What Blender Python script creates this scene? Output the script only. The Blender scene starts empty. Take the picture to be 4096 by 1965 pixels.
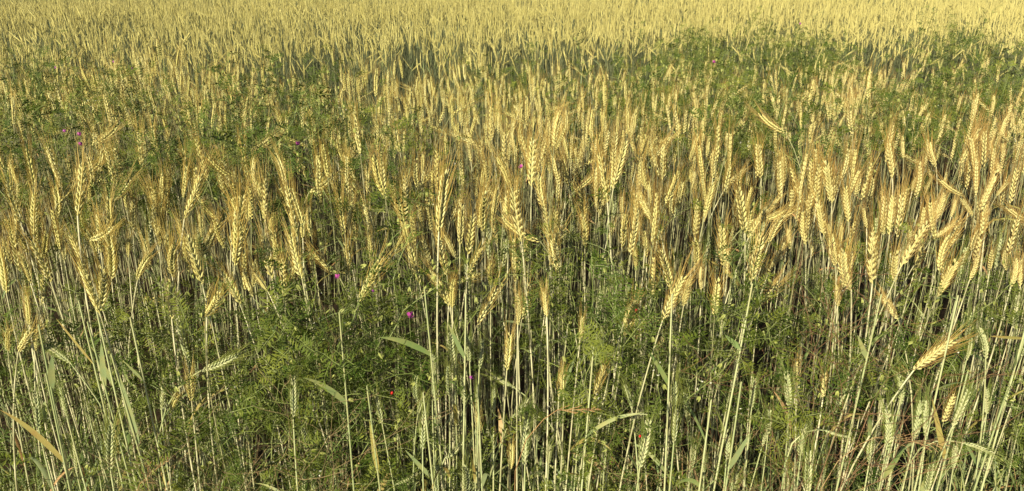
import bpy, math, random
import numpy as np
from mathutils import Vector, Matrix, noise

random.seed(7); np.random.seed(7)
R = math.radians
scene = bpy.context.scene
col = scene.collection

# ------------------------------------------------------------------ camera, sky, sun
CAMH, PITCH, F = 1.65, R(20.3), 3150.0            # focal length in pixels of the 4096 px wide photograph
cam = bpy.data.cameras.new('camera'); camo = bpy.data.objects.new('camera', cam); col.objects.link(camo)
camo.location = (0, 0, CAMH); camo.rotation_euler = (math.pi/2 - PITCH, 0, 0)
cam.sensor_width = 36; cam.lens = 36*F/4096; cam.clip_start = .05; cam.clip_end = 2000
scene.camera = camo
SUN_EL, SUN_AZ = R(26), R(212)                     # azimuth clockwise from +Y: behind the camera, a little to its left
world = bpy.data.worlds.new('World'); scene.world = world; world.use_nodes = True
wn = world.node_tree; bg = wn.nodes['Background']
sky = wn.nodes.new('ShaderNodeTexSky'); sky.sky_type = 'NISHITA'; sky.sun_disc = False
sky.sun_elevation = SUN_EL; sky.sun_rotation = SUN_AZ
wn.links.new(sky.outputs[0], bg.inputs[0]); bg.inputs[1].default_value = .05
sun = bpy.data.lights.new('sun', 'SUN'); suno = bpy.data.objects.new('sun', sun); col.objects.link(suno)
sun.energy = 5.0; sun.angle = R(.5); sun.color = (1, .89, .62)
sd = Vector((math.sin(SUN_AZ)*math.cos(SUN_EL), math.cos(SUN_AZ)*math.cos(SUN_EL), math.sin(SUN_EL)))
suno.rotation_euler = sd.to_track_quat('Z', 'Y').to_euler()
suno.location = (0, -5, 5)
vs = scene.view_settings; vs.view_transform = 'Standard'; vs.look = 'None'; vs.gamma = 1; vs.exposure = .74; vs.use_curve_mapping = False
scene.cycles.max_bounces = 6; scene.cycles.diffuse_bounces = 2; scene.cycles.transmission_bounces = 4

def ray(px, py):
    u, v = (px-2048)/F, (982.5-py)/F
    return Vector((u, math.cos(PITCH)+v*math.sin(PITCH), -math.sin(PITCH)+v*math.cos(PITCH)))
def at_y(px, py, y):
    r = ray(px, py); return Vector((0, 0, CAMH)) + r*(y/r.y)
def at_h(px, py, h):
    r = ray(px, py); return Vector((0, 0, CAMH)) + r*((h-CAMH)/r.z)

# ------------------------------------------------------------------ materials
def mat(name, c1, c2, rough=.6, transl=0., c3=None, pos_noise=0., spec=.3, bump=0., xshift=None, nscale=40., zdark=None):
    """c1..c2 varies per individual, c3 mixes in with a fine noise, xshift is the riper colour that the crop has further to the right"""
    m = bpy.data.materials.new(name); m.use_nodes = True; nt = m.node_tree; N = nt.nodes; L = nt.links
    b = N['Principled BSDF']; out = N['Material Output']
    oi = N.new('ShaderNodeObjectInfo'); geo = N.new('ShaderNodeNewGeometry'); tc = N.new('ShaderNodeTexCoord')
    mx = N.new('ShaderNodeMix'); mx.data_type = 'RGBA'
    mx.inputs[6].default_value = (*c1, 1); mx.inputs[7].default_value = (*c2, 1)
    L.new(oi.outputs['Random'], mx.inputs[0]); cur = mx.outputs[2]
    def mix(fac, colour, amount=1.):
        nonlocal cur
        k = N.new('ShaderNodeMix'); k.data_type = 'RGBA'; k.inputs[7].default_value = (*colour, 1)
        if amount != 1.:
            mm = N.new('ShaderNodeMath'); mm.operation = 'MULTIPLY'; mm.inputs[1].default_value = amount; L.new(fac, mm.inputs[0]); fac = mm.outputs[0]
        L.new(fac, k.inputs[0]); L.new(cur, k.inputs[6]); cur = k.outputs[2]
    def ramp(sock, a, bb):
        r = N.new('ShaderNodeMapRange'); r.inputs[1].default_value = a; r.inputs[2].default_value = bb; L.new(sock, r.inputs[0]); return r.outputs[0]
    if c3:
        n = N.new('ShaderNodeTexNoise'); n.inputs['Scale'].default_value = nscale; n.inputs['Detail'].default_value = 3
        L.new(geo.outputs['Position'], n.inputs['Vector']); mix(ramp(n.outputs['Fac'], .42, .68), c3, .8)
    if xshift:
        sx = N.new('ShaderNodeSeparateXYZ'); L.new(geo.outputs['Position'], sx.inputs[0])
        n2 = N.new('ShaderNodeTexNoise'); n2.inputs['Scale'].default_value = 1.3; L.new(geo.outputs['Position'], n2.inputs['Vector'])
        dv = N.new('ShaderNodeMath'); dv.operation = 'DIVIDE'; L.new(sx.outputs[0], dv.inputs[0]); L.new(sx.outputs[1], dv.inputs[1])
        ad = N.new('ShaderNodeMath'); ad.operation = 'ADD'; L.new(dv.outputs[0], ad.inputs[0]); L.new(n2.outputs['Fac'], ad.inputs[1])
        mix(ramp(ad.outputs[0], .4, 1.3), xshift)
    if bump:
        nb = N.new('ShaderNodeTexNoise'); nb.inputs['Scale'].default_value = 900; L.new(tc.outputs['Object'], nb.inputs['Vector'])
        bp = N.new('ShaderNodeBump'); bp.inputs['Strength'].default_value = bump; bp.inputs['Distance'].default_value = .0005
        L.new(nb.outputs['Fac'], bp.inputs['Height']); L.new(bp.outputs[0], b.inputs['Normal'])
    L.new(cur, b.inputs['Base Color']); b.inputs['Roughness'].default_value = rough; b.inputs['Specular IOR Level'].default_value = spec
    if transl:
        t = N.new('ShaderNodeBsdfTranslucent'); L.new(cur, t.inputs['Color'])
        ms = N.new('ShaderNodeMixShader'); ms.inputs[0].default_value = transl
        L.new(b.outputs[0], ms.inputs[1]); L.new(t.outputs[0], ms.inputs[2]); L.new(ms.outputs[0], out.inputs[0])
    return m
M = dict(
    ear=mat('ripe_husk', (.67, .64, .32), (.54, .51, .18), .6, .06, (.46, .41, .14), xshift=(.58, .52, .24), spec=.2, bump=.3),
    earfar=mat('rye_husk', (.60, .56, .23), (.44, .40, .14), .5, .05, (.32, .30, .09), xshift=(.57, .52, .21)),
    awn=mat('awn', (.56, .44, .13), (.44, .31, .08), .45, .15, xshift=(.48, .31, .10), spec=.5),
    fawn=mat('rye_awn', (.58, .52, .20), (.50, .42, .14), .45, .2, spec=.4),
    gear=mat('green_husk', (.48, .52, .29), (.35, .41, .20), .5, .06, (.50, .48, .27), bump=.3),
    gawn=mat('green_awn', (.34, .38, .10), (.26, .32, .09), .5, .3),
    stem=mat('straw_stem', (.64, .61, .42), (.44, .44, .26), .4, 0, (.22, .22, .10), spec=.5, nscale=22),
    fstem=mat('shaded_straw', (.46, .43, .26), (.24, .26, .12), .45, 0, (.14, .14, .07), spec=.3, nscale=18),  # filler straw, darkened: shade deep in the crop put into the colour
    rstem=mat('rye_stem', (.24, .25, .13), (.11, .14, .08), .5, 0, (.07, .09, .05), spec=.2, nscale=18),  # glaucous rye, made darker still to paint the shade in the hollows
    gstem=mat('green_stem', (.46, .50, .28), (.28, .34, .16), .4, 0, (.40, .39, .20), spec=.5, nscale=22),
    leaf=mat('wheat_leaf', (.27, .33, .17), (.15, .23, .07), .5, .25, (.34, .33, .13), spec=.4, nscale=30),
    yleaf=mat('yellowed_leaf', (.40, .34, .12), (.30, .30, .09), .5, .25, (.36, .25, .09), nscale=30),
    dry=mat('dry_leaf', (.50, .37, .20), (.42, .24, .10), .7, .2, (.30, .18, .08), nscale=30),
    rust=mat('rusty_weed', (.22, .13, .07), (.36, .25, .14), .8, .1, (.16, .08, .04)),
    vetch=mat('vetch_leaf', (.042, .082, .010), (.165, .190, .030), .55, .08, (.022, .048, .006), spec=.15, nscale=9),
    vstem=mat('vetch_stem', (.16, .22, .06), (.22, .26, .09), .5, .1),
    pod=mat('pod', (.42, .46, .14), (.34, .38, .12), .5, .3),
    pink=mat('magenta_petal', (.42, .06, .32), (.36, .06, .30), .5, .3),
    lilac=mat('lilac_petal', (.42, .08, .45), (.52, .12, .48), .5, .3),
    white=mat('white_petal', (.8, .8, .70), (.8, .8, .7), .5, .3),
    red=mat('red_shell', (.55, .015, .008), (.5, .015, .01), .25, 0, spec=.6),
    black=mat('black_shell', (.012, .012, .012), (.015, .012, .012), .3),
    orange=mat('orange_shell', (.6, .18, .02), (.6, .18, .02), .4),
    soil=mat('soil', (.035, .024, .014), (.035, .024, .014), .95, 0, (.045, .032, .02), nscale=14, spec=.1),
    litter=mat('straw_litter', (.30, .23, .12), (.22, .16, .08), .8, 0, (.14, .10, .05), nscale=30),
)

# ------------------------------------------------------------------ mesh building
class MB:
    def __init__(s): s.v = []; s.f = []; s.m = []; s.slots = []
    def slot(s, mt):
        if mt not in s.slots: s.slots.append(mt)
        return s.slots.index(mt)
    def add(s, vs_, fs_, mt):
        o = len(s.v); k = s.slot(mt); s.v.extend([tuple(p) for p in vs_])
        s.f.extend([tuple(i+o for i in f) for f in fs_]); s.m.extend([k]*len(fs_))
    def tube(s, pts, rad, mt, n=5, cap=True):
        pts = [Vector(p) for p in pts]; vs_ = []; fs_ = []
        up = Vector((.31, .9, .2)).normalized()
        for i, p in enumerate(pts):
            t = (pts[min(i+1, len(pts)-1)] - pts[max(i-1, 0)]).normalized()
            a = t.cross(up)
            if a.length < .05: a = t.cross(Vector((1, 0, 0)))
            a.normalize(); b = t.cross(a); r = rad[i] if hasattr(rad, '__len__') else rad
            for k in range(n):
                g = 2*math.pi*k/n; vs_.append(p + a*(r*math.cos(g)) + b*(r*math.sin(g)))
        for i in range(len(pts)-1):
            for k in range(n):
                k2 = (k+1) % n; fs_.append((i*n+k, i*n+k2, (i+1)*n+k2, (i+1)*n+k))
        if cap: fs_.append(tuple(range((len(pts)-1)*n, len(pts)*n)))
        s.add(vs_, fs_, mt)
    def ribbon(s, pts, width, mt, side=None, fold=.25):
        pts = [Vector(p) for p in pts]; vs_ = []; fs_ = []; n = len(pts)
        for i, p in enumerate(pts):
            t = (pts[min(i+1, n-1)] - pts[max(i-1, 0)]).normalized()
            sd_ = side(i) if callable(side) else side
            a = sd_ - t*sd_.dot(t); a.normalize(); nn = a.cross(t); w = width[i]/2
            vs_ += [p - a*w + nn*(w*fold), p, p + a*w + nn*(w*fold)]
        for i in range(n-1):
            for k in (0, 1): fs_.append((i*3+k, i*3+k+1, i*3+k+4, i*3+k+3))
        s.add(vs_, fs_, mt)
    def mesh(s, name, smooth=True):
        me = bpy.data.meshes.new(name); me.from_pydata(s.v, [], s.f)
        for m_ in s.slots: me.materials.append(M[m_])
        me.polygons.foreach_set('material_index', s.m)
        if smooth: me.polygons.foreach_set('use_smooth', [True]*len(s.f))
        me.update(); return me

def obj(name, me, parent=None, mw=None, kind=None, label=None):
    o = bpy.data.objects.new(name, me); col.objects.link(o)
    if parent is not None: o.parent = parent
    if mw is not None: o.matrix_local = mw
    if kind: o['kind'] = kind
    if label: o['label'] = label
    return o
def thing(name, label, cat, loc=(0, 0, 0), group=None):
    o = bpy.data.objects.new(name, None); col.objects.link(o); o.location = loc
    o.empty_display_size = .02
    o['label'] = label; o['category'] = cat
    if group: o['group'] = group
    return o

# floret = one pointed husk, its base at the origin, along +Z
def floret(mb, mt, L, w, th, frame, sides=5, rings=(.0, .18, .45, .75)):
    prof = {0: .35, .18: .85, .3: 1., .45: 1., .75: .62, .5: .95}
    vs_ = []; fs_ = []
    for u in rings:
        r = prof.get(u, .8)
        for k in range(sides):
            g = 2*math.pi*k/sides; vs_.append(frame @ Vector((math.cos(g)*r*th/2 + .12*th*math.sin(math.pi*u), math.sin(g)*r*w/2, u*L)))
    vs_.append(frame @ Vector((-.1*th, 0, L))); n = len(rings)
    for i in range(n-1):
        for k in range(sides): fs_.append((i*sides+k, i*sides+(k+1) % sides, (i+1)*sides+(k+1) % sides, (i+1)*sides+k))
    for k in range(sides): fs_.append(((n-1)*sides+k, (n-1)*sides+(k+1) % sides, n*sides))
    mb.add(vs_, fs_, mt)

def RX(a): return Matrix.Rotation(a, 4, 'X')
def RY(a): return Matrix.Rotation(a, 4, 'Y')
def RZ(a): return Matrix.Rotation(a, 4, 'Z')
def T(x, y, z): return Matrix.Translation((x, y, z))

def bend_frame(z, L, th):
    """frame at height z on an ear of length L that bends by th towards +X"""
    if abs(th) < 1e-4: return T(0, 0, z)
    a = th*z/L; r = L/th
    return T(r*(1-math.cos(a)), 0, r*math.sin(a)) @ RY(a)

class Ear:
    """geometry plan of one ear: spikelet frames and awn curves, shared by near and far builders"""
    def __init__(s, rng, nodes=22, L=.100, bend=.15, fan=1., awn=.055, fat=1.):
        s.L = L; s.bend = bend; s.nodes = []; s.awns = []; s.fat = fat
        for i in range(nodes):
            u = (i+.3)/nodes; z = u*L; sd_ = 1 if i % 2 else -1
            if rng.random() < .035: continue
            k = (.72+.5*min(1, u*5))*(1 if u < .72 else 1-(u-.72)*1.2)*rng.uniform(.86, 1.12)*fat
            out = R(rng.uniform(19, 25))*(1-.35*u)
            fr = bend_frame(z, L, bend) @ T(sd_*.0013, 0, 0) @ RY(sd_*out) @ RX(R(rng.uniform(-4, 4)))
            if sd_ < 0: fr = fr @ RZ(math.pi)
            s.nodes.append((fr, k))
            for q in (-1, 1):
                if rng.random() < .04: continue
                b0 = fr @ Vector((.0, q*.0042*k, .0105*k))
                d0 = (fr.to_3x3() @ Vector((rng.uniform(-.02, .12)*fan, q*rng.uniform(.05, .24)*fan, 1))).normalized()
                ax = (bend_frame(L, L, bend).to_3x3() @ Vector((0, 0, 1)))
                d0 = (d0*.55 + ax*.45).normalized()
                ln = awn*rng.uniform(.75, 1.15)*(.85+.3*u)
                w = Vector((rng.uniform(-1, 1), rng.uniform(-1, 1), 0))*.05*fan
                s.awns.append([b0, b0+d0*ln*.5, b0+d0*ln+w*ln])
    def awn_mesh(s, mb, mt, r=.00056, step=1):
        for a in s.awns[::step]: mb.tube(a, (r, r*.8, r*.25), mt, 3, False)
    def rachis(s, mb, mt):
        mb.tube([bend_frame(z*s.L*.96, s.L, s.bend) @ Vector((0, 0, 0)) for z in (0, .25, .5, .75, 1)], (.0014, .0013, .0011, .0009, .0005), mt, 5)
    def solid(s, mb, mt, lod=0):
        for fr, k in s.nodes: spikelet(mb, mt, fr @ Matrix.Scale(k, 4), lod)
def spikelet(mb, mt, fr, lod=0):
    if lod == 0:
        for q in (-1, 1): floret(mb, mt, .0128, .0047, .0040, fr @ T(0, q*.0010, 0) @ RX(-q*R(17)))
        floret(mb, mt, .0120, .0042, .0034, fr @ T(.0012, 0, .0022) @ RY(R(9)))
    elif lod == 1:
        for q in (-1, 1): floret(mb, mt, .0118, .0054, .0048, fr @ T(0, q*.0010, 0) @ RX(-q*R(17)), 4, (.0, .45))
    else:
        floret(mb, mt, .0125, .010, .0052, fr, 4, (.0, .5))

rng = random.Random(11)
EARS = []
for i in range(9):
    EARS.append(Ear(rng, nodes=rng.choice((17, 19, 20, 22, 24)), L=.100, bend=(0, .1, .2, .35, -.12, .15, .05, .6, .25)[i],
                    fan=rng.uniform(.9, 1.5), awn=rng.uniform(.054, .070), fat=rng.uniform(.92, 1.1)))
GEARS = [Ear(rng, nodes=rng.choice((18, 20, 22)), L=.100, bend=b, fan=.6, awn=.062, fat=.9) for b in (0, .12, .25, .5)]

def stem_pts(root, P, D, n=9, k=.35):
    root = Vector(root); P = Vector(P); D = Vector(D).normalized(); h = (P-root).length
    t0 = ((P-root).normalized()*.7 + Vector((0, 0, 1))*.6).normalized()*h; t1 = (D*k + (P-root).normalized()*(1-k)).normalized()*h
    out = []
    for i in range(n):
        s = i/(n-1); s = 1-(1-s)**1.5; s2, s3 = s*s, s*s*s
        out.append(root*(2*s3-3*s2+1) + t0*(s3-2*s2+s) + P*(3*s2-2*s3) + t1*(s3-s2))
    return out
def curve_at(pts, f):
    x = f*(len(pts)-1); i = min(int(x), len(pts)-2); return pts[i].lerp(pts[i+1], x-i)
def stem_mesh(mb, pts, mt, r=.0016, n=5):
    h = len(pts); mb.tube(pts, [r*(1.35-.45*i/(h-1)) for i in range(h)], mt, n, False)

def leaf_pts(rng, L, rise, droop, n=9):
    """leaf curve in the XZ plane from the origin; rise = start angle above the horizontal, droop = total turn"""
    p = Vector((0, 0, 0)); out = [p.copy()]; a = rise
    for i in range(n-1):
        a -= droop*(i+1)/(n*(n-1)/2); p = p + Vector((math.cos(a), 0, math.sin(a)))*(L/(n-1)); out.append(p.copy())
    return out
def leaf_shape(mb, pts, w, mt, side, twist=0., fold=.3):
    n = len(pts); ws = [w*(.55+.45*min(1, i/2.))*(1-(i/(n-1))**2.6)+.0006 for i in range(n)]
    ax = (pts[-1]-pts[0]).normalized()
    mb.ribbon(pts, ws, mt, (lambda i: Matrix.Rotation(twist*i/(n-1), 3, ax) @ side), fold)

# shared leaf meshes
def make_leaf(mt, seed):
    r = random.Random(seed); mb = MB()
    pts = leaf_pts(r, r.uniform(.10, .20), R(r.uniform(45, 82)), R(r.uniform(5, 130)))
    leaf_shape(mb, pts, r.uniform(.007, .014), mt, Vector((0, 1, 0)), r.uniform(-2.2, 2.2)); return mb.mesh('leaf')
LEAVES = {m_: [make_leaf(m_, i*7+len(m_)) for i in range(6)] for m_ in ('leaf', 'yleaf', 'dry')}

# ------------------------------------------------------------------ ground
def relief(x, y): return .03*noise.noise(Vector((x*.8, y*.8, 0))) + .012*noise.noise(Vector((x*5, y*5, 3)))
g = MB(); xs = np.concatenate([np.linspace(-300, -16, 12), np.linspace(-15, 15, 110), np.linspace(16, 300, 12)])
ys = np.concatenate([np.linspace(-60, -3, 8), np.linspace(-2, 4, 60), np.linspace(4.2, 26, 90), np.linspace(30, 400, 14)])
gv = [(x, y, relief(x, y) if abs(x) < 16 and -3 < y < 27 else 0) for y in ys for x in xs]; nx = len(xs)
gf = [(j*nx+i, j*nx+i+1, (j+1)*nx+i+1, (j+1)*nx+i) for j in range(len(ys)-1) for i in range(nx-1)]
g.add(gv, gf, 'soil'); ground = obj('ground', g.mesh('ground'), kind='structure', label='dark brown soil under the crop')

# ------------------------------------------------------------------ maps of the stand
def canopy(x, y):
    """mean height of the ear bases"""
    h = 1.0 if y < 2.6 else 1.0 - .10*min(1, (y-2.6)/2.2)
    if y > 4.8: h += .12*min(1, (y-4.8)/3.8)
    return h + .05*noise.noise(Vector((x*.9, y*.7, 9))) - (.07*min(1, vetch_at(x, y)) if y < 7.2 else 0)
HOLES = [(1290, 210, .22), (1570, 190, .17), (1730, 200, .14), (2060, 215, .25), (2200, 225, .2), (2340, 170, .22), (2480, 195, .2), (2600, 190, .18), (2960, 185, .26), (3080, 230, .15),
         (3560, 220, .36), (3420, 190, .15), (3940, 160, .35), (330, 250, .18), (560, 300, .18), (30, 250, .2), (1050, 230, .14), (820, 250, .15)]
HOLEW = []
for px, py, r_ in HOLES:
    p = at_y(px, py, 5.85); HOLEW.append((p.x, 5.45, r_*(.75 if px < 1200 or 1900 < px < 3400 else 1.3), 1.0 if px in (1290, 1570, 2340, 2960, 3560, 3940) else .55))
VP = [(90, 300, 130), (60, 350, 120), (440, 300, 50), (330, 430, 90), (60, 560, 140), (250, 620, 190), (520, 500, 100), (620, 600, 170), (850, 560, 150), (900, 680, 150),
      (400, 700, 120), (1130, 440, 110), (1300, 500, 130), (1100, 640, 150), (1360, 600, 100), (960, 320, 60), (1990, 310, 80), (2090, 270, 60), (1500, 730, 120), (1650, 760, 120),
      (1590, 640, 70), (1300, 740, 100), (2400, 440, 130), (2260, 520, 70), (2560, 260, 110), (2700, 210, 110), (2850, 190, 110), (3000, 210, 130), (3180, 190, 130), (3350, 190, 120),
      (2950, 300, 120), (2620, 360, 100), (2750, 440, 140), (2950, 450, 130), (2680, 530, 90), (3060, 540, 90), (3120, 280, 90), (3300, 270, 100), (3520, 240, 90), (3650, 200, 110), (3830, 220, 90),
      (3820, 160, 100), (3500, 400, 90), (3680, 380, 130), (3750, 440, 110), (3950, 420, 130), (4050, 330, 120), (4030, 200, 80), (3200, 640, 90), (3450, 610, 110), (3680, 560, 80), (3900, 560, 80), (1820, 250, 50),
      (2900, 600, 70), (3050, 400, 80), (70, 760, 80), (330, 800, 60)]
VW = []
for px, py, r_ in VP:
    p = at_h(px, py, .98 if py > 280 else 1.0); VW.append((p.x, p.y, r_*p.y/F*1.15, r_*p.y/F*1.6))
# vetch in the foreground edge, in the upright face of the crop: (px, py, radius px, weight)
VF = [(650, 1350, 170, 1), (800, 1250, 120, 1), (700, 1600, 180, 1), (900, 1450, 160, 1.1), (1100, 1300, 160, 1.3), (1250, 1200, 170, 1.5), (1200, 1450, 210, 1.7), (1450, 1350, 200, 1.8), (1350, 1600, 230, 1.5),
      (1150, 1700, 200, 1.2), (1550, 1650, 180, 1.0), (1650, 1150, 120, .9), (1500, 1050, 110, .8), (2250, 1150, 150, 1.4), (2200, 1350, 170, 1.4), (2400, 1250, 160, 1.1), (2350, 1500, 200, 1.1), (2500, 1100, 130, 1.1), (2480, 900, 110, .9),
      (2600, 1420, 170, .9), (2750, 1300, 150, .7), (2850, 1500, 160, .7), (3120, 1150, 100, 1.1), (3130, 1300, 110, .8), (3000, 1000, 90, .7), (3700, 1150, 140, 1), (3880, 950, 110, 1.2), (3850, 1150, 110, .8), (3400, 1400, 170, .6),
      (3500, 1250, 110, .6), (150, 1650, 170, .9), (330, 1750, 170, .8), (60, 1450, 120, .5), (480, 1900, 170, .8), (800, 1850, 200, 1.0), (1000, 1900, 180, .8), (2050, 1700, 150, .6), (2700, 1750, 190, .5), (3100, 1700, 160, .5),
      (1900, 1450, 160, .6), (1800, 1300, 110, .4), (250, 1100, 90, .8), (430, 1120, 80, .7), (1250, 950, 110, .9), (1180, 820, 100, .8), (750, 800, 80, .6), (3300, 1050, 100, .5), (2900, 1150, 120, .6), (1400, 880, 100, .8), (150, 900, 110, .8), (3750, 1700, 170, .5), (3300, 1800, 170, .4), (2500, 1850, 170, .5), (1700, 1850, 160, .6), (2150, 1850, 150, .5)]
def vetch_at(x, y):
    s = 0.
    for a, b, rx, ry in VW:
        q = ((x-a)/rx)**2 + ((y-b)/ry)**2
        if q < 4: s += math.exp(-q*1.2)
    return s

# ------------------------------------------------------------------ the individual stalks: ear tip and ear base as seen in four enlarged strips of the photograph
def strip(x0, y0, txt, cls):
    out = []
    for w in txt.split():
        a, b, c, d = map(float, w.split(',')); out.append((x0+a/1.545, y0+b/1.545, x0+c/1.545, y0+d/1.545, cls))
    return out
HERO = []
HERO += strip(0, 500, '''510,240,480,560 490,540,520,695 440,690,545,900 500,860,618,1165 640,880,612,1150 530,650,590,800 610,570,625,790 675,460,685,700 680,690,690,950 350,370,345,590
770,380,785,530 825,470,820,650 860,310,890,430 910,390,990,570 1000,480,1022,680 1030,390,1030,540 1240,310,1140,580 1120,230,1170,350 1345,180,1345,290 1360,600,1250,810 1240,560,1255,700
1110,590,1150,760 1160,690,1250,985 935,790,850,960 1030,690,1062,920 1075,740,1080,940 1060,970,1062,1200 1360,890,1485,1110 1500,440,1430,740 1470,560,1450,870 1540,450,1540,600 50,350,130,600
115,370,120,540 215,430,210,680 70,660,115,900 20,700,70,860 0,760,40,1040 130,800,190,980 200,720,315,970 290,670,270,820 165,1060,180,1236 800,690,795,820 895,720,925,900 745,220,700,290
370,640,350,780 395,700,400,840 1300,1040,1280,1150 1510,900,1565,1060 1575,830,1560,1000 980,620,985,750 1215,700,1222,850 600,560,600,690 1050,210,1080,330''', 'g')
HERO += strip(1024, 500, '''10,360,55,580 110,500,80,680 50,680,100,950 105,660,140,860 195,390,255,690 215,680,285,950 325,510,345,690 295,560,290,700 605,360,690,500 690,290,700,450 455,410,530,590
590,480,570,660 365,800,520,950 555,740,570,940 765,850,640,1090 700,690,720,860 850,480,915,620 930,650,865,770 1040,290,1010,460 1170,300,1130,660 1130,690,1180,930 1160,680,1230,830 1270,500,1260,740
1340,560,1310,800 1415,420,1405,660 1390,770,1310,940 950,760,1010,980 1070,900,1190,1120 1220,960,1215,1130 1500,210,1580,400 1560,470,1560,700 1310,100,1330,230 1255,120,1255,220 1340,290,1350,430
1430,90,1460,170 20,950,75,1030 1490,400,1460,600 490,20,500,150 430,30,470,130 735,40,745,150 860,30,890,170 720,140,690,220 1200,970,1190,1100 1450,880,1450,990 1470,630,1490,740''', 'g')
HERO += strip(2048, 500, '''10,400,60,720 120,650,105,790 130,90,120,380 170,290,205,520 200,500,225,720 270,530,285,720 295,640,240,880 310,190,350,340 430,170,365,320 645,50,620,260 700,110,630,370 540,180,590,480
525,340,535,540 415,390,440,570 440,560,450,760 680,460,680,560 630,600,590,710 700,560,680,760 780,420,900,620 870,600,920,690 830,70,770,250 800,200,840,400 880,100,910,260 940,130,930,340 1050,360,1020,520
1150,70,1100,230 1250,170,1240,330 1240,360,1190,560 1150,470,1130,690 1440,270,1330,370 1400,400,1440,670 1575,520,1460,700 1540,690,1480,970 1575,850,1540,1020 1300,640,1310,870 1340,780,1330,920 940,430,945,560
920,780,980,1020 1060,940,930,1210 815,650,830,820 760,790,765,890 1100,950,1060,1120 1170,940,1170,1020 1520,130,1540,330 760,1090,690,1230 35,1080,35,1200 205,1050,215,1180 1130,700,1130,880 240,130,230,300''', 'g')
HERO += strip(3072, 500, '''70,150,40,290 95,200,90,380 320,250,300,470 365,240,395,480 560,300,580,400 510,130,515,290 770,170,765,300 745,120,770,330 480,390,500,600 230,460,300,570 310,470,345,680 590,520,610,640
775,450,750,680 60,460,0,540 90,560,5,730 100,740,0,920 155,400,145,510 215,540,235,740 470,760,515,1020 655,680,645,980 370,620,400,720 390,690,420,870 460,620,450,740 990,610,820,880 1150,610,1010,710
960,740,900,920 880,650,875,750 790,790,790,970 1160,850,1045,1060 1300,810,1245,960 1340,460,1340,660 1370,150,1435,300 1270,30,1270,150 1275,190,1265,340 990,90,1040,260 1200,460,1270,560 1480,360,1410,440
1470,780,1480,900 1530,820,1500,1000 1560,840,1560,1000 1385,780,1370,900 1090,430,1040,590 1160,470,1130,570 730,1080,800,1190 430,1050,430,1120 130,680,140,770 910,330,890,410 1010,330,970,420 420,80,480,190''', 'g')
HERO += strip(0, 1165, '50,250,50,370 190,250,115,370 245,220,215,380 165,80,180,230 1170,510,1185,680 1090,650,1060,730', 'g')
HERO += strip(0, 1165, '280,330,440,450 375,600,415,780 530,690,560,810 460,940,475,1120 690,840,685,1110 1020,540,1000,740 1460,400,1245,490 220,620,240,850 590,870,600,1010 720,1120,715,1260', 'v')
HERO += strip(1024, 1165, '1570,270,1550,490 1375,760,1380,890 1580,950,1570,1100', 'g')
HERO += strip(1024, 1165, '''230,530,230,780 745,650,780,820 990,520,1000,690 1100,500,1105,690 290,850,320,1020 1190,470,1195,650 1205,260,1225,460 1310,280,1320,440 1400,300,1380,480 1275,530,1290,710 1370,600,1360,730
1100,400,1090,530 1280,930,1170,1030 970,1140,870,1190 1040,750,1030,980 350,1130,350,1290 300,1130,300,1290 480,1150,480,1300 1295,1080,1290,1270 1120,1080,1130,1260 1490,540,1600,600 1470,640,1470,760 1020,700,1000,760''', 'v')
HERO += strip(2048, 1165, '40,80,35,210 205,60,215,160 320,520,320,640 300,540,290,650 570,470,505,670 430,210,420,300 750,80,700,280', 'g')
HERO += strip(2048, 1165, '''90,800,80,1080 165,780,155,930 100,670,0,780 425,640,415,820 700,580,740,730 1005,570,1005,750 1015,740,1000,940 1500,540,1480,720 850,800,790,1090 590,940,570,1100 1325,840,1325,1040
1195,1020,1185,1160 1130,950,1105,1110 235,950,225,1070 410,880,415,1040 1575,850,1545,960 470,1120,470,1270 1390,1130,1350,1270 310,1000,320,1150''', 'v')
HERO += strip(3072, 1165, '1140,310,900,490 350,540,340,660 170,450,175,590 150,1090,190,1150 750,100,805,180', 'g')
HERO += strip(3072, 1165, '''115,500,130,720 220,830,200,1020 810,500,815,700 745,740,730,980 950,680,905,920 980,680,975,900 1240,620,1135,850 1350,600,1350,760 1250,320,1225,430 1310,230,1345,420 640,870,625,1060 1400,1010,1210,940
1160,950,1145,1090 1010,1080,970,1270 10,740,0,880 490,900,350,860 345,1030,340,1160 255,1000,250,1250 120,1150,115,1290''', 'v')
HERO = sorted(HERO, key=lambda h: -math.hypot(h[0]-h[2], h[1]-h[3]))[:300]

def lean_word(dx, dy):
    a = math.degrees(math.atan2(dx, dy))
    if a > 55: return 'sideways right-pointing'
    if a < -55: return 'sideways left-pointing'
    if a > 14: return 'right-leaning'
    if a < -14: return 'left-leaning'
    return 'upright'
def place_words(x, y):
    xw = ['left edge', 'far left', 'left', 'centre left', 'centre right', 'right', 'far right', 'right edge'][min(7, max(0, int(x/512)))]
    yw = 'back row' if y < 640 else 'second row' if y < 800 else 'third row' if y < 960 else 'front row' if y < 1130 else 'lower front' if y < 1450 else 'bottom fringe'
    return yw, xw
info = []; buckets = {}
for i, (tx, ty, bx, by, cl) in enumerate(HERO):
    key = (place_words(bx, by), lean_word(tx-bx, by-ty), cl); buckets.setdefault(key, []).append(i)
labels = {}
ORD = ['leftmost', 'second from left', 'third from left', 'fourth from left', 'fifth from left', 'sixth from left', 'seventh from left', 'eighth from left', 'ninth from left', 'tenth from left', 'eleventh from left', 'twelfth from left', 'thirteenth from left']
NUM = ['', '', 'two', 'three', 'four', 'five', 'six', 'seven', 'eight', 'nine', 'ten', 'eleven', 'twelve', 'thirteen', 'fourteen', 'fifteen', 'sixteen']
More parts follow.
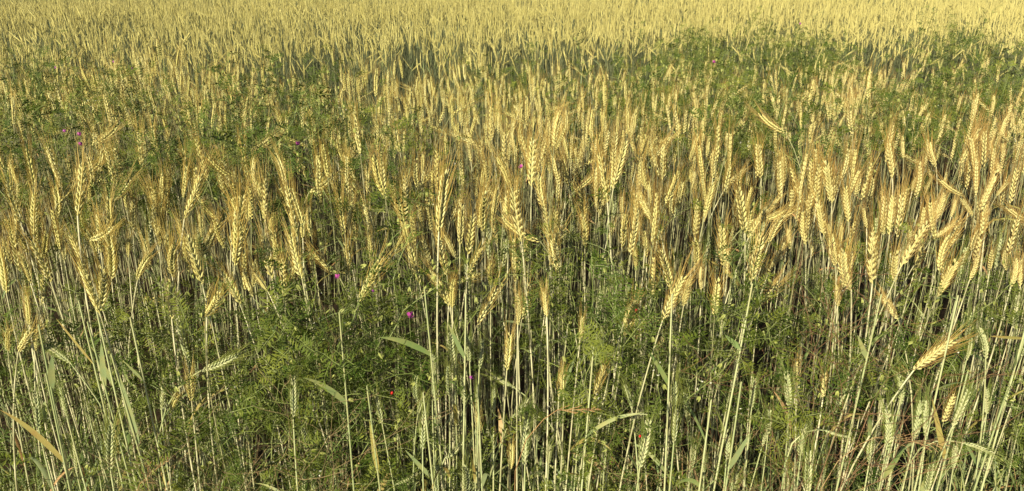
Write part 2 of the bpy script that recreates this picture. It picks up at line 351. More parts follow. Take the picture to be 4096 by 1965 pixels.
for ((yw, xw), lw, cl), ids in buckets.items():
    ids.sort(key=lambda i: HERO[i][2]); n = len(ids); cw = 'golden' if cl == 'g' else 'pale green'
    for j, i in enumerate(ids):
        if n == 1: labels[i] = f'{lw} {cw} wheat ear on its stalk, {yw} at {xw}'
        else:
            o_ = 'rightmost' if j == n-1 else ORD[j]
            labels[i] = f'{lw} {cw} wheat ear, {o_} of {NUM[n]}, {yw} at {xw}'

AWN_G = []; AWN_V = []; RACH = []
for E in EARS:
    a = MB(); E.awn_mesh(a, 'awn'); AWN_G.append(a.mesh('awns')); b = MB(); E.rachis(b, 'ear'); RACH.append(b.mesh('rachis'))
SOL_G = []
for E in EARS: a = MB(); E.solid(a, 'ear'); SOL_G.append(a.mesh('spikelets'))
SOL_V = []; RACH_V = []
for E in GEARS:
    a = MB(); E.solid(a, 'gear'); SOL_V.append(a.mesh('spikelets')); a = MB(); E.awn_mesh(a, 'gawn'); AWN_V.append(a.mesh('awns')); b = MB(); E.rachis(b, 'gear'); RACH_V.append(b.mesh('rachis'))
SPK = {}
for c_, m_ in (('g', 'ear'), ('v', 'gear')):
    a = MB(); spikelet(a, m_, Matrix.Identity(4)); SPK[c_] = a.mesh('spikelet')

rh = random.Random(5); big = sorted(range(len(HERO)), key=lambda i: -math.hypot(HERO[i][0]-HERO[i][2], HERO[i][1]-HERO[i][3]))[:78]; big = set(big)
GROUP = 'wheat stalks in the front rows of the field'
hero_pos = []
for i, (tx, ty, bx, by, cl) in enumerate(HERO):
    ln = max(40, math.hypot(tx-bx, ty-by)); rb = ray(bx, by); tan_ = -rb.z/rb.y
    dc = (CAMH-.98)/tan_; dl = .102*F/ln
    d = math.sqrt(dc*dl) if cl == 'g' else math.sqrt(dc*dl)*.95
    d = min(max(d, 1.42, dc*.82), max(dc*1.12, 1.52)) + rh.uniform(-.03, .05)
    P = at_y(bx, by, d)
    if P.z < .25: d = 1.42; P = at_y(bx, by, d)
    tipd = d + rh.uniform(-.02, .03)*(1.2)
    Tp = at_y(tx, ty, tipd); D = (Tp-P); L = D.length; sc = min(1.45, max(.55, L/.100)); Dn = D.normalized()
    root = Vector((P.x - Dn.x*P.z*.25 + rh.uniform(-.03, .03), P.y - Dn.y*.1 + rh.uniform(-.02, .06), 0)); root.z = relief(root.x, root.y) - .01
    if Dn.z < .3: root.x = P.x + rh.uniform(-.04, .04)
    t = thing('wheat_stalk', labels[i], 'wheat stalk', root, GROUP)
    pts = stem_pts(Vector((0, 0, 0)), P-root, Dn, 10, .45 if Dn.z > .5 else .9)
    mb = MB(); stem_mesh(mb, pts, 'stem' if cl == 'g' else 'gstem', rh.uniform(.0014, .0019)*(1 if sc < 1.1 else 1.15), 6)
    if rh.random() < .8:                                          # nodes of the straw
        for f in (rh.uniform(.3, .4), rh.uniform(.6, .68)):
            q = curve_at(pts, f); q2 = curve_at(pts, f+.012); mb.tube([q, q.lerp(q2, .5), q2], (.0022, .0026, .0022), 'stem' if cl == 'g' else 'gstem', 6, False)
    obj('stem', mb.mesh('stem'), t)
    k = rh.randrange(len(EARS)) if cl == 'g' else rh.randrange(len(GEARS)); E = (EARS if cl == 'g' else GEARS)[k]
    if Dn.z < .35 and cl == 'v': k = 3; E = GEARS[3]
    roll = rh.uniform(-.9, .9) + (math.pi if rh.random() < .5 else 0)
    # x axis of the ear roughly across the view, so the two ranks of spikelets show
    zz = Dn; xx = Vector((1, 0, 0)) - zz*zz.x; xx.normalize(); yy = zz.cross(xx)
    rot = Matrix((xx, yy, zz)).transposed().to_4x4() @ RZ(roll) @ RY(-E.bend*.45)
    sw = sc if sc < 1.15 else 1.1 + (sc-1.15)*.5
    wid = sc*(1.0 if sc < 1.1 else .95)*rh.uniform(.88, 1.04)
    mloc = Matrix.Translation(P-root) @ rot @ Matrix.Diagonal((wid, wid, sc, 1))
    e = obj('ear', (RACH if cl == 'g' else RACH_V)[k], t, mloc)
    if i in big:
        for fr, kk in E.nodes: obj('spikelet', SPK[cl], e, fr @ Matrix.Scale(kk, 4))
    else: obj('spikelets', (SOL_G if cl == 'g' else SOL_V)[k], e, kind='stuff')
    obj('awns', (AWN_G if cl == 'g' else AWN_V)[k], e, kind='stuff')
    if rh.random() < (.36 if cl == 'g' else .8):
        f = rh.uniform(.42, .66); q = curve_at(pts, f)
        m_ = rh.choice(('leaf', 'leaf', 'leaf', 'yleaf', 'dry') if cl == 'g' else ('leaf', 'leaf', 'leaf', 'leaf', 'yleaf'))
        obj('leaf', rh.choice(LEAVES[m_]), t, Matrix.Translation(q) @ RZ(rh.uniform(0, 6.28)) @ Matrix.Scale(rh.uniform(.8, 1.15), 4))
    hero_pos.append((P, d))

# ------------------------------------------------------------------ instanced growth (nobody could count it)
def source(me):                                                  # kept out of the scene: only its copies are drawn
    return bpy.data.objects.new(me.name + '_source', me)
def scatter(name, meshes, pos, rot, scl, idx, label):
    pos = np.asarray(pos, dtype=np.float32); n = len(pos)
    me = bpy.data.meshes.new(name); me.vertices.add(n); me.vertices.foreach_set('co', pos.ravel())
    for nm, ty, data in (('turn', 'FLOAT_VECTOR', np.asarray(rot, np.float32)), ('size', 'FLOAT_VECTOR', np.asarray(scl, np.float32))):
        at = me.attributes.new(nm, ty, 'POINT'); at.data.foreach_set('vector', data.ravel())
    at = me.attributes.new('pick', 'INT', 'POINT'); at.data.foreach_set('value', np.asarray(idx, np.int32))
    me.update()
    ng = bpy.data.node_groups.new(name, 'GeometryNodeTree'); ng.interface.new_socket('Geometry', in_out='INPUT', socket_type='NodeSocketGeometry')
    ng.interface.new_socket('Geometry', in_out='OUTPUT', socket_type='NodeSocketGeometry')
    N = ng.nodes; L = ng.links; gi = N.new('NodeGroupInput'); go = N.new('NodeGroupOutput')
    iop = N.new('GeometryNodeInstanceOnPoints'); join = N.new('GeometryNodeJoinGeometry')
    for m_ in reversed(meshes):
        o_ = N.new('GeometryNodeObjectInfo'); o_.inputs['Object'].default_value = source(m_); o_.inputs['As Instance'].default_value = True
        L.new(o_.outputs['Geometry'], join.inputs[0])
    def att(nm, ty):
        a = N.new('GeometryNodeInputNamedAttribute'); a.data_type = ty; a.inputs['Name'].default_value = nm; return a.outputs[0]
    L.new(gi.outputs[0], iop.inputs['Points']); L.new(join.outputs[0], iop.inputs['Instance']); iop.inputs['Pick Instance'].default_value = True
    L.new(att('pick', 'INT'), iop.inputs['Instance Index']); L.new(att('size', 'FLOAT_VECTOR'), iop.inputs['Scale'])
    e2r = N.new('FunctionNodeEulerToRotation'); L.new(att('turn', 'FLOAT_VECTOR'), e2r.inputs[0]); L.new(e2r.outputs[0], iop.inputs['Rotation'])
    L.new(iop.outputs[0], go.inputs[0])
    o = obj(name, me, kind='stuff', label=label); md = o.modifiers.new('growth', 'NODES'); md.node_group = ng
    return o

def stalk_variant(seed, h, cl='g', lod=0, far=False):
    r = random.Random(seed); mb = MB(); E = r.choice(EARS if cl == 'g' else GEARS)
    lean = r.gauss(0, .20); az = r.uniform(0, 6.28)
    D = Vector((math.sin(lean)*math.cos(az), math.sin(lean)*math.sin(az), math.cos(lean)))
    if r.random() < (.16 if lod < 2 else .14): nod = r.uniform(.4, 1.3); D = Vector((math.sin(nod)*math.cos(az), math.sin(nod)*math.sin(az), math.cos(nod)))
    P = Vector((D.x*.12+r.uniform(-.03, .03), D.y*.12+r.uniform(-.03, .03), h))
    pts = stem_pts((0, 0, 0), P, D, 8 if lod < 2 else 6, .5)
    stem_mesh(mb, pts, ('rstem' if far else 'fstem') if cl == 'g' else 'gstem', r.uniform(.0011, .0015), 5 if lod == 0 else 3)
    q = Vector((0, 0, 1)).rotation_difference(D).to_matrix().to_4x4()
    fr0 = Matrix.Translation(P) @ q @ RZ(r.uniform(0, 6.28)) @ RY(-E.bend*.3) @ Matrix.Diagonal((1, 1, r.uniform(.8, 1.1), 1))
    fr0 = fr0 @ (Matrix.Diagonal((.68, .68, 1.25, 1)) if far else Matrix.Diagonal(((.98, .98, 1.15, 1), (.80, .80, .98, 1))[lod]))
    me_ = ('earfar' if far else 'ear') if cl == 'g' else 'gear'
    for fr, k in E.nodes: spikelet(mb, me_, fr0 @ fr @ Matrix.Scale(k, 4), 1 if lod == 0 else lod)
    rr = (.0005, .0006, .0004)[lod]
    for a in E.awns[::(1, 3, 6)[lod]]: mb.tube([fr0 @ p for p in a], (rr, rr*.8, rr*.25), ('fawn' if far else 'awn') if cl == 'g' else 'gawn', 3, False)
    if r.random() < (.35 if lod < 2 else .15):
        lp = leaf_pts(r, r.uniform(.1, .18), R(r.uniform(40, 80)), R(r.uniform(20, 130)), 6); f = r.uniform(.45, .7); c0 = curve_at(pts, f); za = RZ(r.uniform(0, 6.28))
        leaf_shape(mb, [c0 + (za @ p) for p in lp], r.uniform(.006, .010), r.choice(('leaf', 'leaf', 'yleaf', 'dry')), (za @ Vector((0, 1, 0))).to_3d(), r.uniform(-1.5, 1.5))
    return mb.mesh('stalk')
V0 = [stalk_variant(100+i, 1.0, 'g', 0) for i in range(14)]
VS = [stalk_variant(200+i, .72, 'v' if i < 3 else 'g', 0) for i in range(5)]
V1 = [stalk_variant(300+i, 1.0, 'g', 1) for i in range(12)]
V2 = [stalk_variant(400+i, 1.0, 'g', 2, True) for i in range(14)]
bare = []
for i in range(3):                                               # straws whose ears are hidden or gone
    mb = MB(); r = random.Random(i); stem_mesh(mb, stem_pts((0, 0, 0), (r.uniform(-.06, .06), r.uniform(-.06, .06), .9), (0, 0, 1), 7), 'stem' if i else 'gstem', .0016, 4); bare.append(mb.mesh('straw'))

HS = np.array([(a, b, c, d_, hero_pos[i][1]) for i, (a, b, c, d_, _c) in enumerate(HERO)])
def project(p):
    dy = p[1]; dz = p[2]-CAMH; f = dy*math.cos(PITCH)-dz*math.sin(PITCH); u = dy*math.sin(PITCH)+dz*math.cos(PITCH)
    return 2048+F*p[0]/f, 982.5-F*u/f
def hides(p, reach):
    # would growth at p stand in front of one of the individual ears
    if p[1] > 3.2: return False
    px, py = project(p); ax, ay, bx, by, d_ = HS.T; ex, ey = bx-ax, by-ay
    s = np.clip(((px-ax)*ex+(py-ay)*ey)/(ex*ex+ey*ey+1), -.3, 1)
    q = np.hypot(ax+s*ex-px, ay+s*ey-py)
    return bool(((q < reach) & (d_ > p[1]-.02)).any())
rf = random.Random(21); nr = np.random.RandomState(4)
def field(name, meshes, y0, y1, dens, hfun, label, edge=.72, keep=None):
    pos = []; rot = []; scl = []; idx = []
    area = (y1*y1-y0*y0)*edge + (y1-y0)*1.2
    n = int(area*dens)
    for _ in range(n):
        y = math.sqrt(rf.uniform(y0*y0, y1*y1)); x = rf.uniform(-1, 1)*(y*edge+.6)
        if keep and not keep(x, y): continue
        h, k = hfun(x, y)
        if h is None: continue
        if y < 3 and k < 19 and hides((x, y, h*(1. if k < 14 else .72)+.05), 34) and rf.random() < .8: continue
        pos.append((x, y, relief(x, y)-.01)); rot.append((rf.gauss(0, .05), rf.gauss(0, .05), rf.uniform(0, 6.28)))
        w = rf.uniform(.88, 1.08); scl.append((w, w, h)); idx.append(k)
    return scatter(name, meshes, pos, rot, scl, idx, label)
NZ = lambda x, y, s, o=0.: noise.noise(Vector((x*s, y*s, o)))
def keep_front(x, y):
    if y < 1.56 + .05*NZ(x, 0, 3): return False
    return rf.random() < .60 + .6*NZ(x, y, 2.3, 5) - .6*min(1, vetch_at(x, y)) and not (y < 1.85 and rf.random() < .15)
def h_front(x, y):
    if y < 1.95 and rf.random() < .55: return rf.uniform(.6, .95), 19 + rf.randrange(3)
    if rf.random() < .22: return rf.uniform(.8, 1.1), 14 + rf.randrange(5)
    if rf.random() < .08: return rf.uniform(.85, 1.1), 19 + rf.randrange(3)
    return (canopy(x, y) + rf.gauss(-.05, .06)), rf.randrange(14)
def in_hole(x, y, s=1.):
    return any(((x-a)/(r_*s))**2 + ((y-b)/q_)**2 < 1 for a, b, r_, q_ in HOLEW)
def keep_mid(x, y):
    v = vetch_at(x, y)
    if in_hole(x, y): return False
    return rf.random() < (.95 - .80*min(1, v) + .5*NZ(x, y, 1.4, 5))
field('wheat_crop', V0+VS+bare, 1.45, 2.7, 275, h_front, 'ripe bearded wheat standing close behind the front stalks', keep=keep_front)
field('wheat_crop', V1, 2.7, 5.3, 215, lambda x, y: (canopy(x, y)+rf.gauss(-.03, .065), rf.randrange(12)), 'ripe wheat mixed with green vetch in the middle of the field', keep=keep_mid)
def keep_edge(x, y): return not (in_hole(x, y) and rf.random() < .88) and rf.random() > .6*min(1, vetch_at(x, y))
field('rye_crop', V2, 5.2, 11., 250, lambda x, y: (canopy(x, y)+rf.gauss(-.03, .05), rf.randrange(14)), 'taller pale yellow rye filling the back of the field', keep=keep_edge)
field('rye_crop', V2, 11., 24., 120, lambda x, y: (canopy(x, y)+rf.gauss(0, .05), rf.randrange(14)), 'distant yellow rye running on past the top of the picture')

# vetch sprigs ------------------------------------------------------
def sprig(seed, pods=.25, whites=0., L=.30):
    r = random.Random(seed); mb = MB(); n = 8; p = Vector((0, 0, 0)); d = Vector((r.uniform(-.3, .3), r.uniform(-.3, .3), 1)).normalized(); pts = [p.copy()]
    for i in range(n):
        d = (d + Vector((r.uniform(-.45, .45), r.uniform(-.45, .45), r.uniform(-.25, .2)))).normalized(); p = p + d*(L/n); pts.append(p.copy())
    mb.tube(pts, [.0011-.0006*i/n for i in range(n+1)], 'vstem', 3, False)
    for i in range(1, n+1):
        for rep in range(1 if r.random() < .7 else 2):
            a = r.uniform(0, 6.28); e = r.uniform(-.1, .9); q = Vector((math.cos(a)*math.cos(e), math.sin(a)*math.cos(e), math.sin(e)))
            ll = r.uniform(.035, .06); side = q.cross(Vector((r.uniform(-.4, .4), r.uniform(-.4, .4), 1))).normalized(); nn = side.cross(q)
            m = r.choice((5, 6, 7)); rc = [pts[i] + q*ll*s_ + Vector((0, 0, -.012*s_*s_)) for s_ in (0, .5, 1)] ; tend = rc[2] + q*.02 + side*r.uniform(-.012, .012)
            mb.tube(rc+[tend], (.0005, .0005, .0004, .0002), 'vstem', 3, False)
            lw, l2 = r.uniform(.0024, .0044), r.uniform(.012, .021)
            for j in range(m):
                b0 = pts[i] + q*ll*((j+1)/m) + Vector((0, 0, -.012*((j+1)/m)**2))
                for sg in (-1, 1):
                    dd = (side*sg + q*r.uniform(.2, .7) + nn*r.uniform(-.25, .45)).normalized(); ww = dd.cross(nn).normalized()*lw*.5
                    tip = b0 + dd*l2*r.uniform(.8, 1.1); mid = b0.lerp(tip, .5) - nn*.0004
                    mb.add([b0, mid-ww, tip, mid+ww, ], [(0, 1, 2, 3)], 'vetch')
        if r.random() < pods:
            b0 = pts[i]; for_ = r.choice((1, 2, 2)); a = r.uniform(0, 6.28)
            st = b0 + Vector((math.cos(a)*.02, math.sin(a)*.02, .004)); mb.tube([b0, st], .0004, 'vstem', 3, False)
            for j in range(for_):
                fr = Matrix.Translation(st) @ RZ(a+j) @ RX(math.pi + r.uniform(-.4, .4)); floret(mb, 'pod', .013, .0062, .003, fr, 5, (.0, .3, .75))
        if r.random() < whites:
            for j in range(3):
                c = pts[i] + Vector((r.uniform(-.02, .02), r.uniform(-.02, .02), r.uniform(0, .03)))
                for k2 in range(2): floret(mb, 'white', .0035, .003, .0012, Matrix.Translation(c) @ RZ(k2*2+j) @ RY(1.1), 4, (.0, .5))
    return mb.mesh('sprig', False)
SP = [sprig(i, .22, .1 if i % 3 == 0 else 0) for i in range(9)]
pos = []; rot = []; scl = []; idx = []
def put(p, s=1., tilt=.6):
    pos.append(tuple(p)); rot.append((rf.gauss(0, tilt), rf.gauss(0, tilt), rf.uniform(0, 6.28))); scl.append((s, s, s)); idx.append(rf.randrange(9))
for px, py, r_, w in VF:
    for _ in range(int(w*r_*r_*math.pi/900*.09)):
        a = rf.uniform(0, 6.28); q = r_*math.sqrt(rf.random())*1.05; x_, y_ = px+q*math.cos(a), py+q*math.sin(a)
        dmin = 1.47; rr = ray(x_, y_); tan_ = -rr.z/rr.y; dm = (CAMH-1.0)/tan_
        d = max(dmin, dm) + .03 + abs(rf.gauss(0, .14))
        p = at_y(x_, y_, d)
        if p.z > .06 and not (hides(p, 58) and rf.random() < .92): put(p - Vector((0, 0, .12)), rf.uniform(.7, 1.2))
for a, b, rx, ry in VW:
    for _ in range(int(rx*ry*math.pi*230)+3):
        x_, y_ = rf.gauss(a, rx*.62), rf.gauss(b, ry*.62); c = canopy(x_, y_)
        if y_ < 7.2 and not in_hole(x_, y_) and not (hides((x_, y_, c), 45) and rf.random() < .75): put((x_, y_, c + .02 - abs(rf.gauss(0, .10)) + .12*NZ(x_, y_, 2)), rf.uniform(.8, 1.2))
for _ in range(500):                                            # thin undergrowth everywhere near the front
    y_ = 1.5 + abs(rf.gauss(0, .55)); x_ = rf.uniform(-1, 1)*(y_*.7+.3); z_ = rf.uniform(.05, .85); hides((x_, y_, z_+.12), 55) or put((x_, y_, z_), rf.uniform(.7, 1.1))
for a, b, r_, q_ in HOLEW:                                           # green floor of the gaps
    for _ in range(int(40*r_)): put((rf.gauss(a, r_*.7), rf.gauss(b, .25), rf.uniform(.2, .5)), 1.1)
print('vetch sprigs', len(pos))
scatter('vetch_tangle', SP, pos, rot, scl, idx, 'green vetch with narrow paired leaflets climbing through the wheat')

# green grass at the foot of the crop -------------------------------
def tuft(seed, mt, hmax=.35):
    r = random.Random(seed); mb = MB()
    for _ in range(7):
        a = r.uniform(0, 6.28); za = RZ(a); lp = leaf_pts(r, r.uniform(.5, 1)*hmax, R(r.uniform(60, 88)), R(r.uniform(10, 90)), 6); o_ = Vector((r.uniform(-.03, .03), r.uniform(-.03, .03), 0))
        leaf_shape(mb, [o_ + (za @ p) for p in lp], r.uniform(.003, .007), mt, (za @ Vector((0, 1, 0))).to_3d(), r.uniform(-1, 1))
    return mb.mesh('tuft')
TF = [tuft(i, ('leaf', 'leaf', 'leaf', 'yleaf', 'dry')[i]) for i in range(5)]
pos = []; rot = []; scl = []; idx = []
for _ in range(1500):
    y_ = 1.30 + abs(rf.gauss(0, .30)); x_ = rf.uniform(-1, 1)*(y_*.7+.3)
    pos.append((x_, y_, relief(x_, y_))); rot.append((rf.gauss(0, .12), rf.gauss(0, .12), rf.uniform(0, 6.28))); s = rf.uniform(.7, 1.5); scl.append((s, s, s)); idx.append(rf.choice((0, 1, 2, 0, 1, 2, 3, 4)))
scatter('grass', TF, pos, rot, scl, idx, 'green grass and tillers at the foot of the crop')
# unseen tall grass, added around the camera to shade the lower stems
TV = [tuft(50+i, ('leaf', 'leaf', 'yleaf', 'dry')[i], .95) for i in range(4)]
pos = []; rot = []; scl = []; idx = []
for _ in range(330):
    x_ = rf.uniform(-2.6, 2.2); y_ = rf.uniform(-.5, .75)
    if abs(x_) < .22 and y_ < .45: continue
    pos.append((x_, y_, relief(x_, y_))); rot.append((rf.gauss(0, .06), rf.gauss(0, .06), rf.uniform(0, 6.28))); s = rf.uniform(.75, 1.05) + (.1 if y_ < .3 else 0); scl.append((s*1.4, s*1.4, s)); idx.append(rf.randrange(4))
scatter('unseen_shade_grass', TV, pos, rot, scl, idx, 'unseen tall rough grass added to shade the lower stems of the crop')
# straw litter
mb = MB()
for _ in range(900):
    y_ = rf.uniform(1.2, 4); x_ = rf.uniform(-1, 1)*(y_*.7+.3); a = rf.uniform(0, 6.28); l_ = rf.uniform(.05, .2); z_ = relief(x_, y_)+.006
    mb.tube([(x_, y_, z_), (x_+math.cos(a)*l_, y_+math.sin(a)*l_, z_+rf.uniform(0, .05))], .0015, 'litter', 3, False)
obj('straw_litter', mb.mesh('straw_litter'), kind='stuff', label='dry straw lying on the soil between the stalks')

# rusty dead weeds: fine branching stalks ---------------------------
def weed(mb, base, h, r, mt='rust'):
    def branch(p, d, l, lev):
        pts = [p]
        for _ in range(4): d = (d + Vector((r.uniform(-.3, .3), r.uniform(-.3, .3), r.uniform(-.15, .25)))).normalized(); p = p + d*(l/4); pts.append(p)
        mb.tube(pts, (.0007/(lev+1)+.0002), mt, 3, False)
        if lev < 2:
            for q in pts[1:]:
                for _ in range(2): branch(q, Vector((r.uniform(-1, 1), r.uniform(-1, 1), r.uniform(-.1, 1))).normalized(), l*.38, lev+1)
        else:
            for q in pts[2:]: floret(mb, mt, .004, .002, .002, Matrix.Translation(q) @ RX(r.uniform(-1, 1)), 4, (.0, .5))
    branch(Vector(base), Vector((r.uniform(-.1, .1), 0, 1)).normalized(), h, 0)
WD = [(3400, 1500, 'reddish brown dead weed thicket low at the right among green ears', 5, 130), (620+700, 1890, 'brown dead weed stalks low under the vetch near the bottom edge', 4, 120), (1000, 1700, 'small brown seed heads among the vetch at the lower left', 4, 90), (2650, 1850, 'olive brown weed seed heads low in the centre right', 4, 110)]
for px, py, lb, n, sp_ in WD:
    t = thing('dead_weed', lb, 'weed', (at_y(px, py, 1.46).x, 1.46, 0)); mb = MB(); r = random.Random(px)
    for _ in range(n):
        q = at_y(px+r.uniform(-1, 1)*sp_, py+r.uniform(-50, 150), 1.42+r.uniform(0, .12)); b0 = Vector((q.x - t.location.x, q.y-t.location.y, relief(q.x, q.y)))
        weed(mb, b0, max(.3, q.z), r, 'rust' if n == 5 else 'litter')
    obj('branches', mb.mesh('branches'), t, kind='stuff')

# ------------------------------------------------------------------ single broad leaves on their own straws
LF = [  # base px, tip px, dist, width, material, sag, label
    (1690, 1425, 1515, 1350, 1.44, .016, 'leaf', .01, 'straw with one broad flat green leaf pointing left, above the vetch'),
    (1370, 1630, 1212, 1512, 1.43, .013, 'leaf', .012, 'straw with a pale green leaf whose dry tip points up left'),
    (1475, 1900, 1478, 1680, 1.42, .014, 'yleaf', .0, 'short straw with a yellowish upright blade near the bottom edge'),
    (350, 1465, 225, 1275, 1.45, .008, 'yleaf', .0, 'straw with a narrow orange leaf rising to the left'),
    (500, 1790, 478, 1500, 1.40, .016, 'leaf', .0, 'straw with a broad upright grey green blade at lower left'),
    (385, 1550, 405, 1370, 1.42, .013, 'leaf', .004, 'straw with a grey green blade crossing it, lower left'),
    (195, 1560, 208, 1420, 1.42, .015, 'leaf', .0, 'straw with a short wide pale blade near the left edge'),
    (430, 1560, 345, 1370, 1.46, .012, 'leaf', .01, 'straw with a curved green blade leaning left at lower left'),
    (250, 1860, 0, 1640, 1.40, .013, 'yleaf', .015, 'straw with a long yellow green blade sloping up to the left edge'),
    (550, 1530, 490, 1440, 1.44, .008, 'leaf', .0, 'straw with a short narrow leaf pointing up left'),
    (2340, 1760, 2600, 1660, 1.42, .008, 'leaf', .02, 'straw with a long narrow green blade arching right near the bottom'),
    (2905, 1890, 3000, 1735, 1.41, .012, 'leaf', .0, 'straw with a grey blade pointing up right near the bottom'),
    (3520, 1930, 3620, 1790, 1.40, .013, 'leaf', .0, 'straw with a dark green blade rising right at the bottom'),
    (3770, 1850, 3730, 1600, 1.42, .012, 'yleaf', .0, 'straw with a long beige upright blade at the lower right'),
    (3730, 1570, 3860, 1532, 1.43, .008, 'leaf', .006, 'straw with a thin green blade arching to the right'),
    (4040, 1490, 4070, 1375, 1.45, .010, 'leaf', .0, 'straw with a grey oval blade near the right edge'),
    (3460, 1440, 3430, 1340, 1.47, .010, 'leaf', .0, 'straw with a green pointed blade beside it on the right'),
    (2640, 1560, 2590, 1400, 1.45, .010, 'leaf', .004, 'straw with a pale leaf curving up between vetch stems'),
    (1690, 1930, 1620, 1800, 1.40, .011, 'leaf', .0, 'straw with a dark green blade leaning left at the bottom centre'),
    (1850, 1440, 1790, 1290, 1.45, .011, 'leaf', .0, 'straw with a green flag leaf hugging a young ear'),
    (2960, 1400, 2900, 1340, 1.47, .012, 'leaf', .0, 'straw with a dull green blade in the shade, right of centre'),
    (1900, 1960, 1960, 1910, 1.39, .010, 'leaf', .02, 'low straw with a looping pale blade at the bottom edge'),
    (2790, 1960, 2690, 1955, 1.39, .012, 'leaf', .02, 'low straw with a curved green blade at the bottom right of centre'),
    (4096, 1360, 3960, 1345, 1.45, .007, 'yleaf', .0, 'straw with a flat yellow leaf pointing left at the right edge')]
for bx, by, tx, ty, d, w, m_, sag, lb in LF:
    B = at_y(bx, by, d); Tq = at_y(tx, ty, d-.02+.04*random.random()); root = Vector((B.x + rh.uniform(-.05, .05), d+.04, 0)); root.z = relief(root.x, root.y)-.01
    t = thing('leafy_straw', lb, 'straw', root, 'straws with broad leaves'); top = B - root + Vector((.01, 0, .22 if B.z < .8 else .15))
    mb = MB(); pts = stem_pts((0, 0, 0), top, (B-root).normalized(), 8, .3); stem_mesh(mb, pts, 'gstem', .0019, 6); obj('stem', mb.mesh('stem'), t)
    f = min(1., (B.z-root.z)/max(.1, top.z)); b0 = min(pts, key=lambda p: abs(p.z-(B.z-root.z))); b0 = Vector((b0.x, b0.y, B.z-root.z)) if abs(b0.z-(B.z-root.z)) < .2 else B-root
    dl = Tq-root-b0; n = 9; lp = []
    for i in range(n):
        s = i/(n-1); lp.append(b0 + dl*s + Vector((0, 0, sag*4*s*(1-s))))
    side = Vector((dl.z, 0, -dl.x)); side = side.normalized() if side.length > .01 else Vector((0, 0, 1))
    side = (side + Vector((0, rh.uniform(-.5, .5), 0))).normalized()
    mb = MB(); leaf_shape(mb, lp, w, m_, side, rh.uniform(-.4, .4), .15); obj('leaf', mb.mesh('leaf'), t)

# ------------------------------------------------------------------ magenta vetch flowers
def petal(mb, mt, fr, L, w, cup=.3):
    vs_ = [fr @ Vector(p) for p in ((0, 0, 0), (-w*.35, 0, L*.35), (-w*.5, cup*w, L*.75), (-w*.22, cup*w*1.3, L), (0, cup*w*.3, L*.92), (w*.22, cup*w*1.3, L), (w*.5, cup*w, L*.75), (w*.35, 0, L*.35), (0, -cup*w*.5, L*.55))]
    mb.add(vs_, [(8, i, i+1) for i in range(0, 7)] + [(8, 7, 0)], mt)
def flower(px, py, d, s, mt, lb, up=0.):
    P = at_y(px, py, d); t = thing('vetch_flower', lb, 'flower', P, 'magenta vetch flowers'); r = random.Random(px)
    t.rotation_euler = (0, 0, r.uniform(-1, 1)); s *= .68; t.scale = (s, s, s)
    mb = MB(); petal(mb, mt, RX(R(20)), .013, .016, .25); obj('standard_petal', mb.mesh('petal', False), t)
    for q in (-1, 1):
        mb = MB(); petal(mb, mt, T(q*.002, -.002, 0) @ RX(R(65)) @ RY(q*R(22)), .010, .007, .3); obj('wing_petal', mb.mesh('petal', False), t)
    mb = MB(); floret(mb, 'lilac', .008, .003, .004, RX(R(85)), 5, (.0, .3, .75)); obj('keel', mb.mesh('keel'), t)
    mb = MB(); floret(mb, 'vstem', .006, .004, .004, T(0, .004, -.003) @ RX(R(40)), 5, (.0, .3, .75)); mb.tube([(0, .003, -.002), (.001, .004, -.03), (.004, .01, -.09)], .0006, 'vstem', 4, False); obj('stalk', mb.mesh('stalk'), t)
for a in [(1640, 1268, 1.44, 1.25, 'pink', 'bright magenta vetch flower above the broad flat leaf, largest of all'), (1350, 1112, 1.45, .9, 'pink', 'magenta vetch flower at the foot of a left-leaning golden ear'),
          (1884, 1515, 1.44, .75, 'lilac', 'small violet vetch flower low among pale young ears'), (2085, 672, 2.05, 1.1, 'pink', 'pink vetch flower beside tall golden ears near the centre'),
          (318, 542, 2.6, 1.2, 'pink', 'upper of two magenta vetch flowers at the left, over the vetch'), (322, 582, 2.45, 1.2, 'pink', 'lower of two magenta vetch flowers at the left, over the vetch'),
          (1192, 580, 2.5, 1.3, 'pink', 'magenta vetch flower in green vetch, left of centre'), (2855, 252, 4.6, 1.6, 'pink', 'magenta flower alone over the far green vetch patch on the right'),
          (225, 275, 4.3, 1.4, 'lilac', 'leftmost of three small violet flowers far back at the left'), (455, 252, 4.5, 1.3, 'lilac', 'middle of three small violet flowers far back at the left'),
          (527, 278, 4.3, 1.3, 'lilac', 'rightmost of three small violet flowers far back at the left'), (258, 528, 2.7, .9, 'lilac', 'dull violet flower just left of the pair of magenta flowers'),
          (1492, 1168, 1.5, .6, 'lilac', 'tiny violet flower behind the bent ear left of centre'), (3200, 98, 6.3, 1.4, 'lilac', 'faint violet flower among far rye at the upper right')]:
    flower(*a)

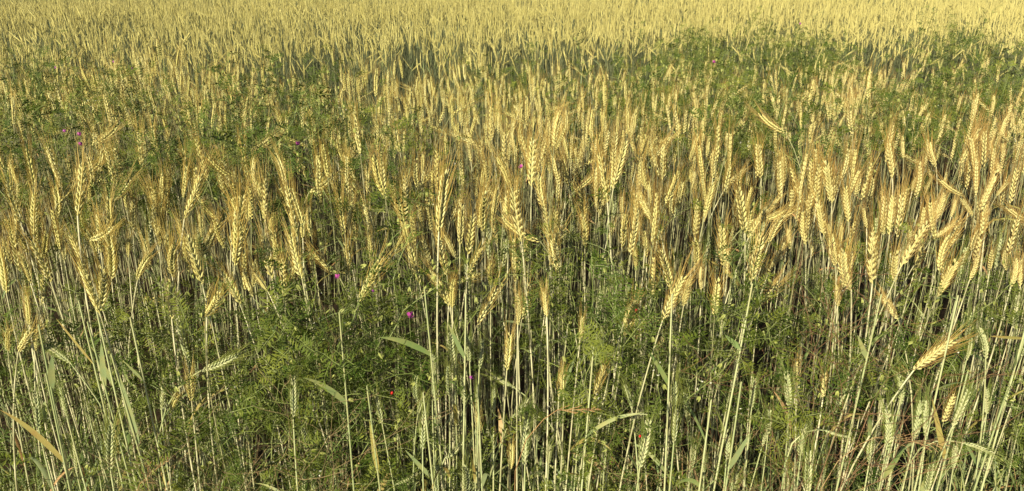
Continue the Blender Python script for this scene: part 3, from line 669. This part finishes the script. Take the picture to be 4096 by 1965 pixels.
# ladybirds ----------------------------------------------------------
def near_hero(px, py):
    return min(range(len(HERO)), key=lambda i: min(math.hypot(HERO[i][0]*(1-s)+HERO[i][2]*s-px, HERO[i][1]*(1-s)+HERO[i][3]*s-py) for s in (0, .25, .5, .75, 1)))
def dome(mb, mt, rx, ry, rz, n=8, m=4, off=(0, 0, 0), full=False):
    vs_ = []; fs_ = []
    for j in range(m):
        e = (math.pi/2)*j/m
        for k in range(n): a = 2*math.pi*k/n; vs_.append((off[0]+rx*math.cos(e)*math.cos(a), off[1]+ry*math.cos(e)*math.sin(a), off[2]+rz*math.sin(e)))
    vs_.append((off[0], off[1], off[2]+rz))
    for j in range(m-1):
        for k in range(n): fs_.append((j*n+k, j*n+(k+1) % n, (j+1)*n+(k+1) % n, (j+1)*n+k))
    for k in range(n): fs_.append(((m-1)*n+k, (m-1)*n+(k+1) % n, m*n))
    fs_.append(tuple(reversed(range(n)))); mb.add(vs_, fs_, mt)
for px, py, s, lb in [(2218, 1050, 1.35, 'red ladybird on the lower end of a curved golden ear'), (2545, 1243, 1.0, 'small red ladybird on a rusty bearded ear amid vetch'), (1568, 1572, 1.0, 'red ladybird low in the vetch beside a green ear'), (2560, 1745, .9, 'red ladybird down by the pale green ears near the bottom')]:
    d = hero_pos[near_hero(px, py)][1] - .018; P = at_y(px, py, d); t = thing('ladybird', lb, 'ladybird', P, 'ladybirds on the crop')
    t.rotation_euler = (R(75), R(20), 0); t.scale = (s, s, s)
    mb = MB(); dome(mb, 'red', .0031, .0038, .0026, 10, 4); obj('wing_case', mb.mesh('wing_case'), t)
    mb = MB(); dome(mb, 'black', .0018, .0014, .0014, 8, 3, (0, .0042, 0)); obj('head', mb.mesh('head'), t)
    mb = MB()
    for q in ((-.0014, .001), (.0014, .001), (-.0013, -.0015), (.0013, -.0015)): dome(mb, 'black', .0006, .0006, .0004, 6, 2, (q[0], q[1], .0022))
    obj('spots', mb.mesh('spots'), t, kind='stuff')
    for sx in (-1, 1):
        for k in (-1, 0, 1):
            mb = MB(); mb.tube([(sx*.002, k*.0016, .0003), (sx*.0042, k*.0026, .0001), (sx*.005, k*.003, -.0008)], .0003, 'black', 3); obj('leg', mb.mesh('leg'), t)

# dry grass panicles --------------------------------------------------
def panicle(bx, by, tx, ty, d, n, lb):
    B = at_y(bx, by, d); Tq = at_y(tx, ty, d-.02); r = random.Random(bx); root = Vector((B.x-.03, B.y+.02, 0)); root.z = relief(root.x, root.y)
    t = thing('grass_panicle', lb, 'grass head', root, 'dry grass heads'); Dn = (Tq-B).normalized()
    mb = MB(); pts = stem_pts((0, 0, 0), B-root, Dn, 8, .6); stem_mesh(mb, pts, 'dry', .0010, 4); obj('stem', mb.mesh('stem'), t)
    mb = MB(); L = (Tq-B).length; mb.tube([B-root, Tq-root], (.0007, .0003), 'dry', 3, False)
    for i in range(n):
        s = i/n; q = B-root + (Tq-B)*s; dd = (Dn + Vector((r.uniform(-.6, .6), r.uniform(-.6, .6), r.uniform(-.5, .5)))*.9).normalized(); e = q + dd*L*.32*(1.1-s)
        mb.tube([q, e], .0003, 'dry', 3, False)
        for k in range(5): floret(mb, 'dry', .0065, .0020, .0016, Matrix.Translation(q.lerp(e, .25+.75*k/4)) @ Vector((0, 0, 1)).rotation_difference((dd+Vector((r.uniform(-.3, .3), 0, .2))).normalized()).to_matrix().to_4x4(), 4, (.0, .5))
    obj('seed_head', mb.mesh('seed_head'), t, kind='stuff')
panicle(560, 1935, 680, 1830, 1.38, 12, 'beige dry grass head leaning right at the bottom left')
panicle(2230, 1640, 2400, 1640, 1.42, 14, 'straw coloured grass head lying sideways across green ears')
panicle(3500, 1750, 3800, 1785, 1.42, 14, 'long olive grass head lying sideways at lower right')
panicle(590, 1900, 595, 1840, 1.40, 6, 'tiny upright dry grass head beside the leaning one')
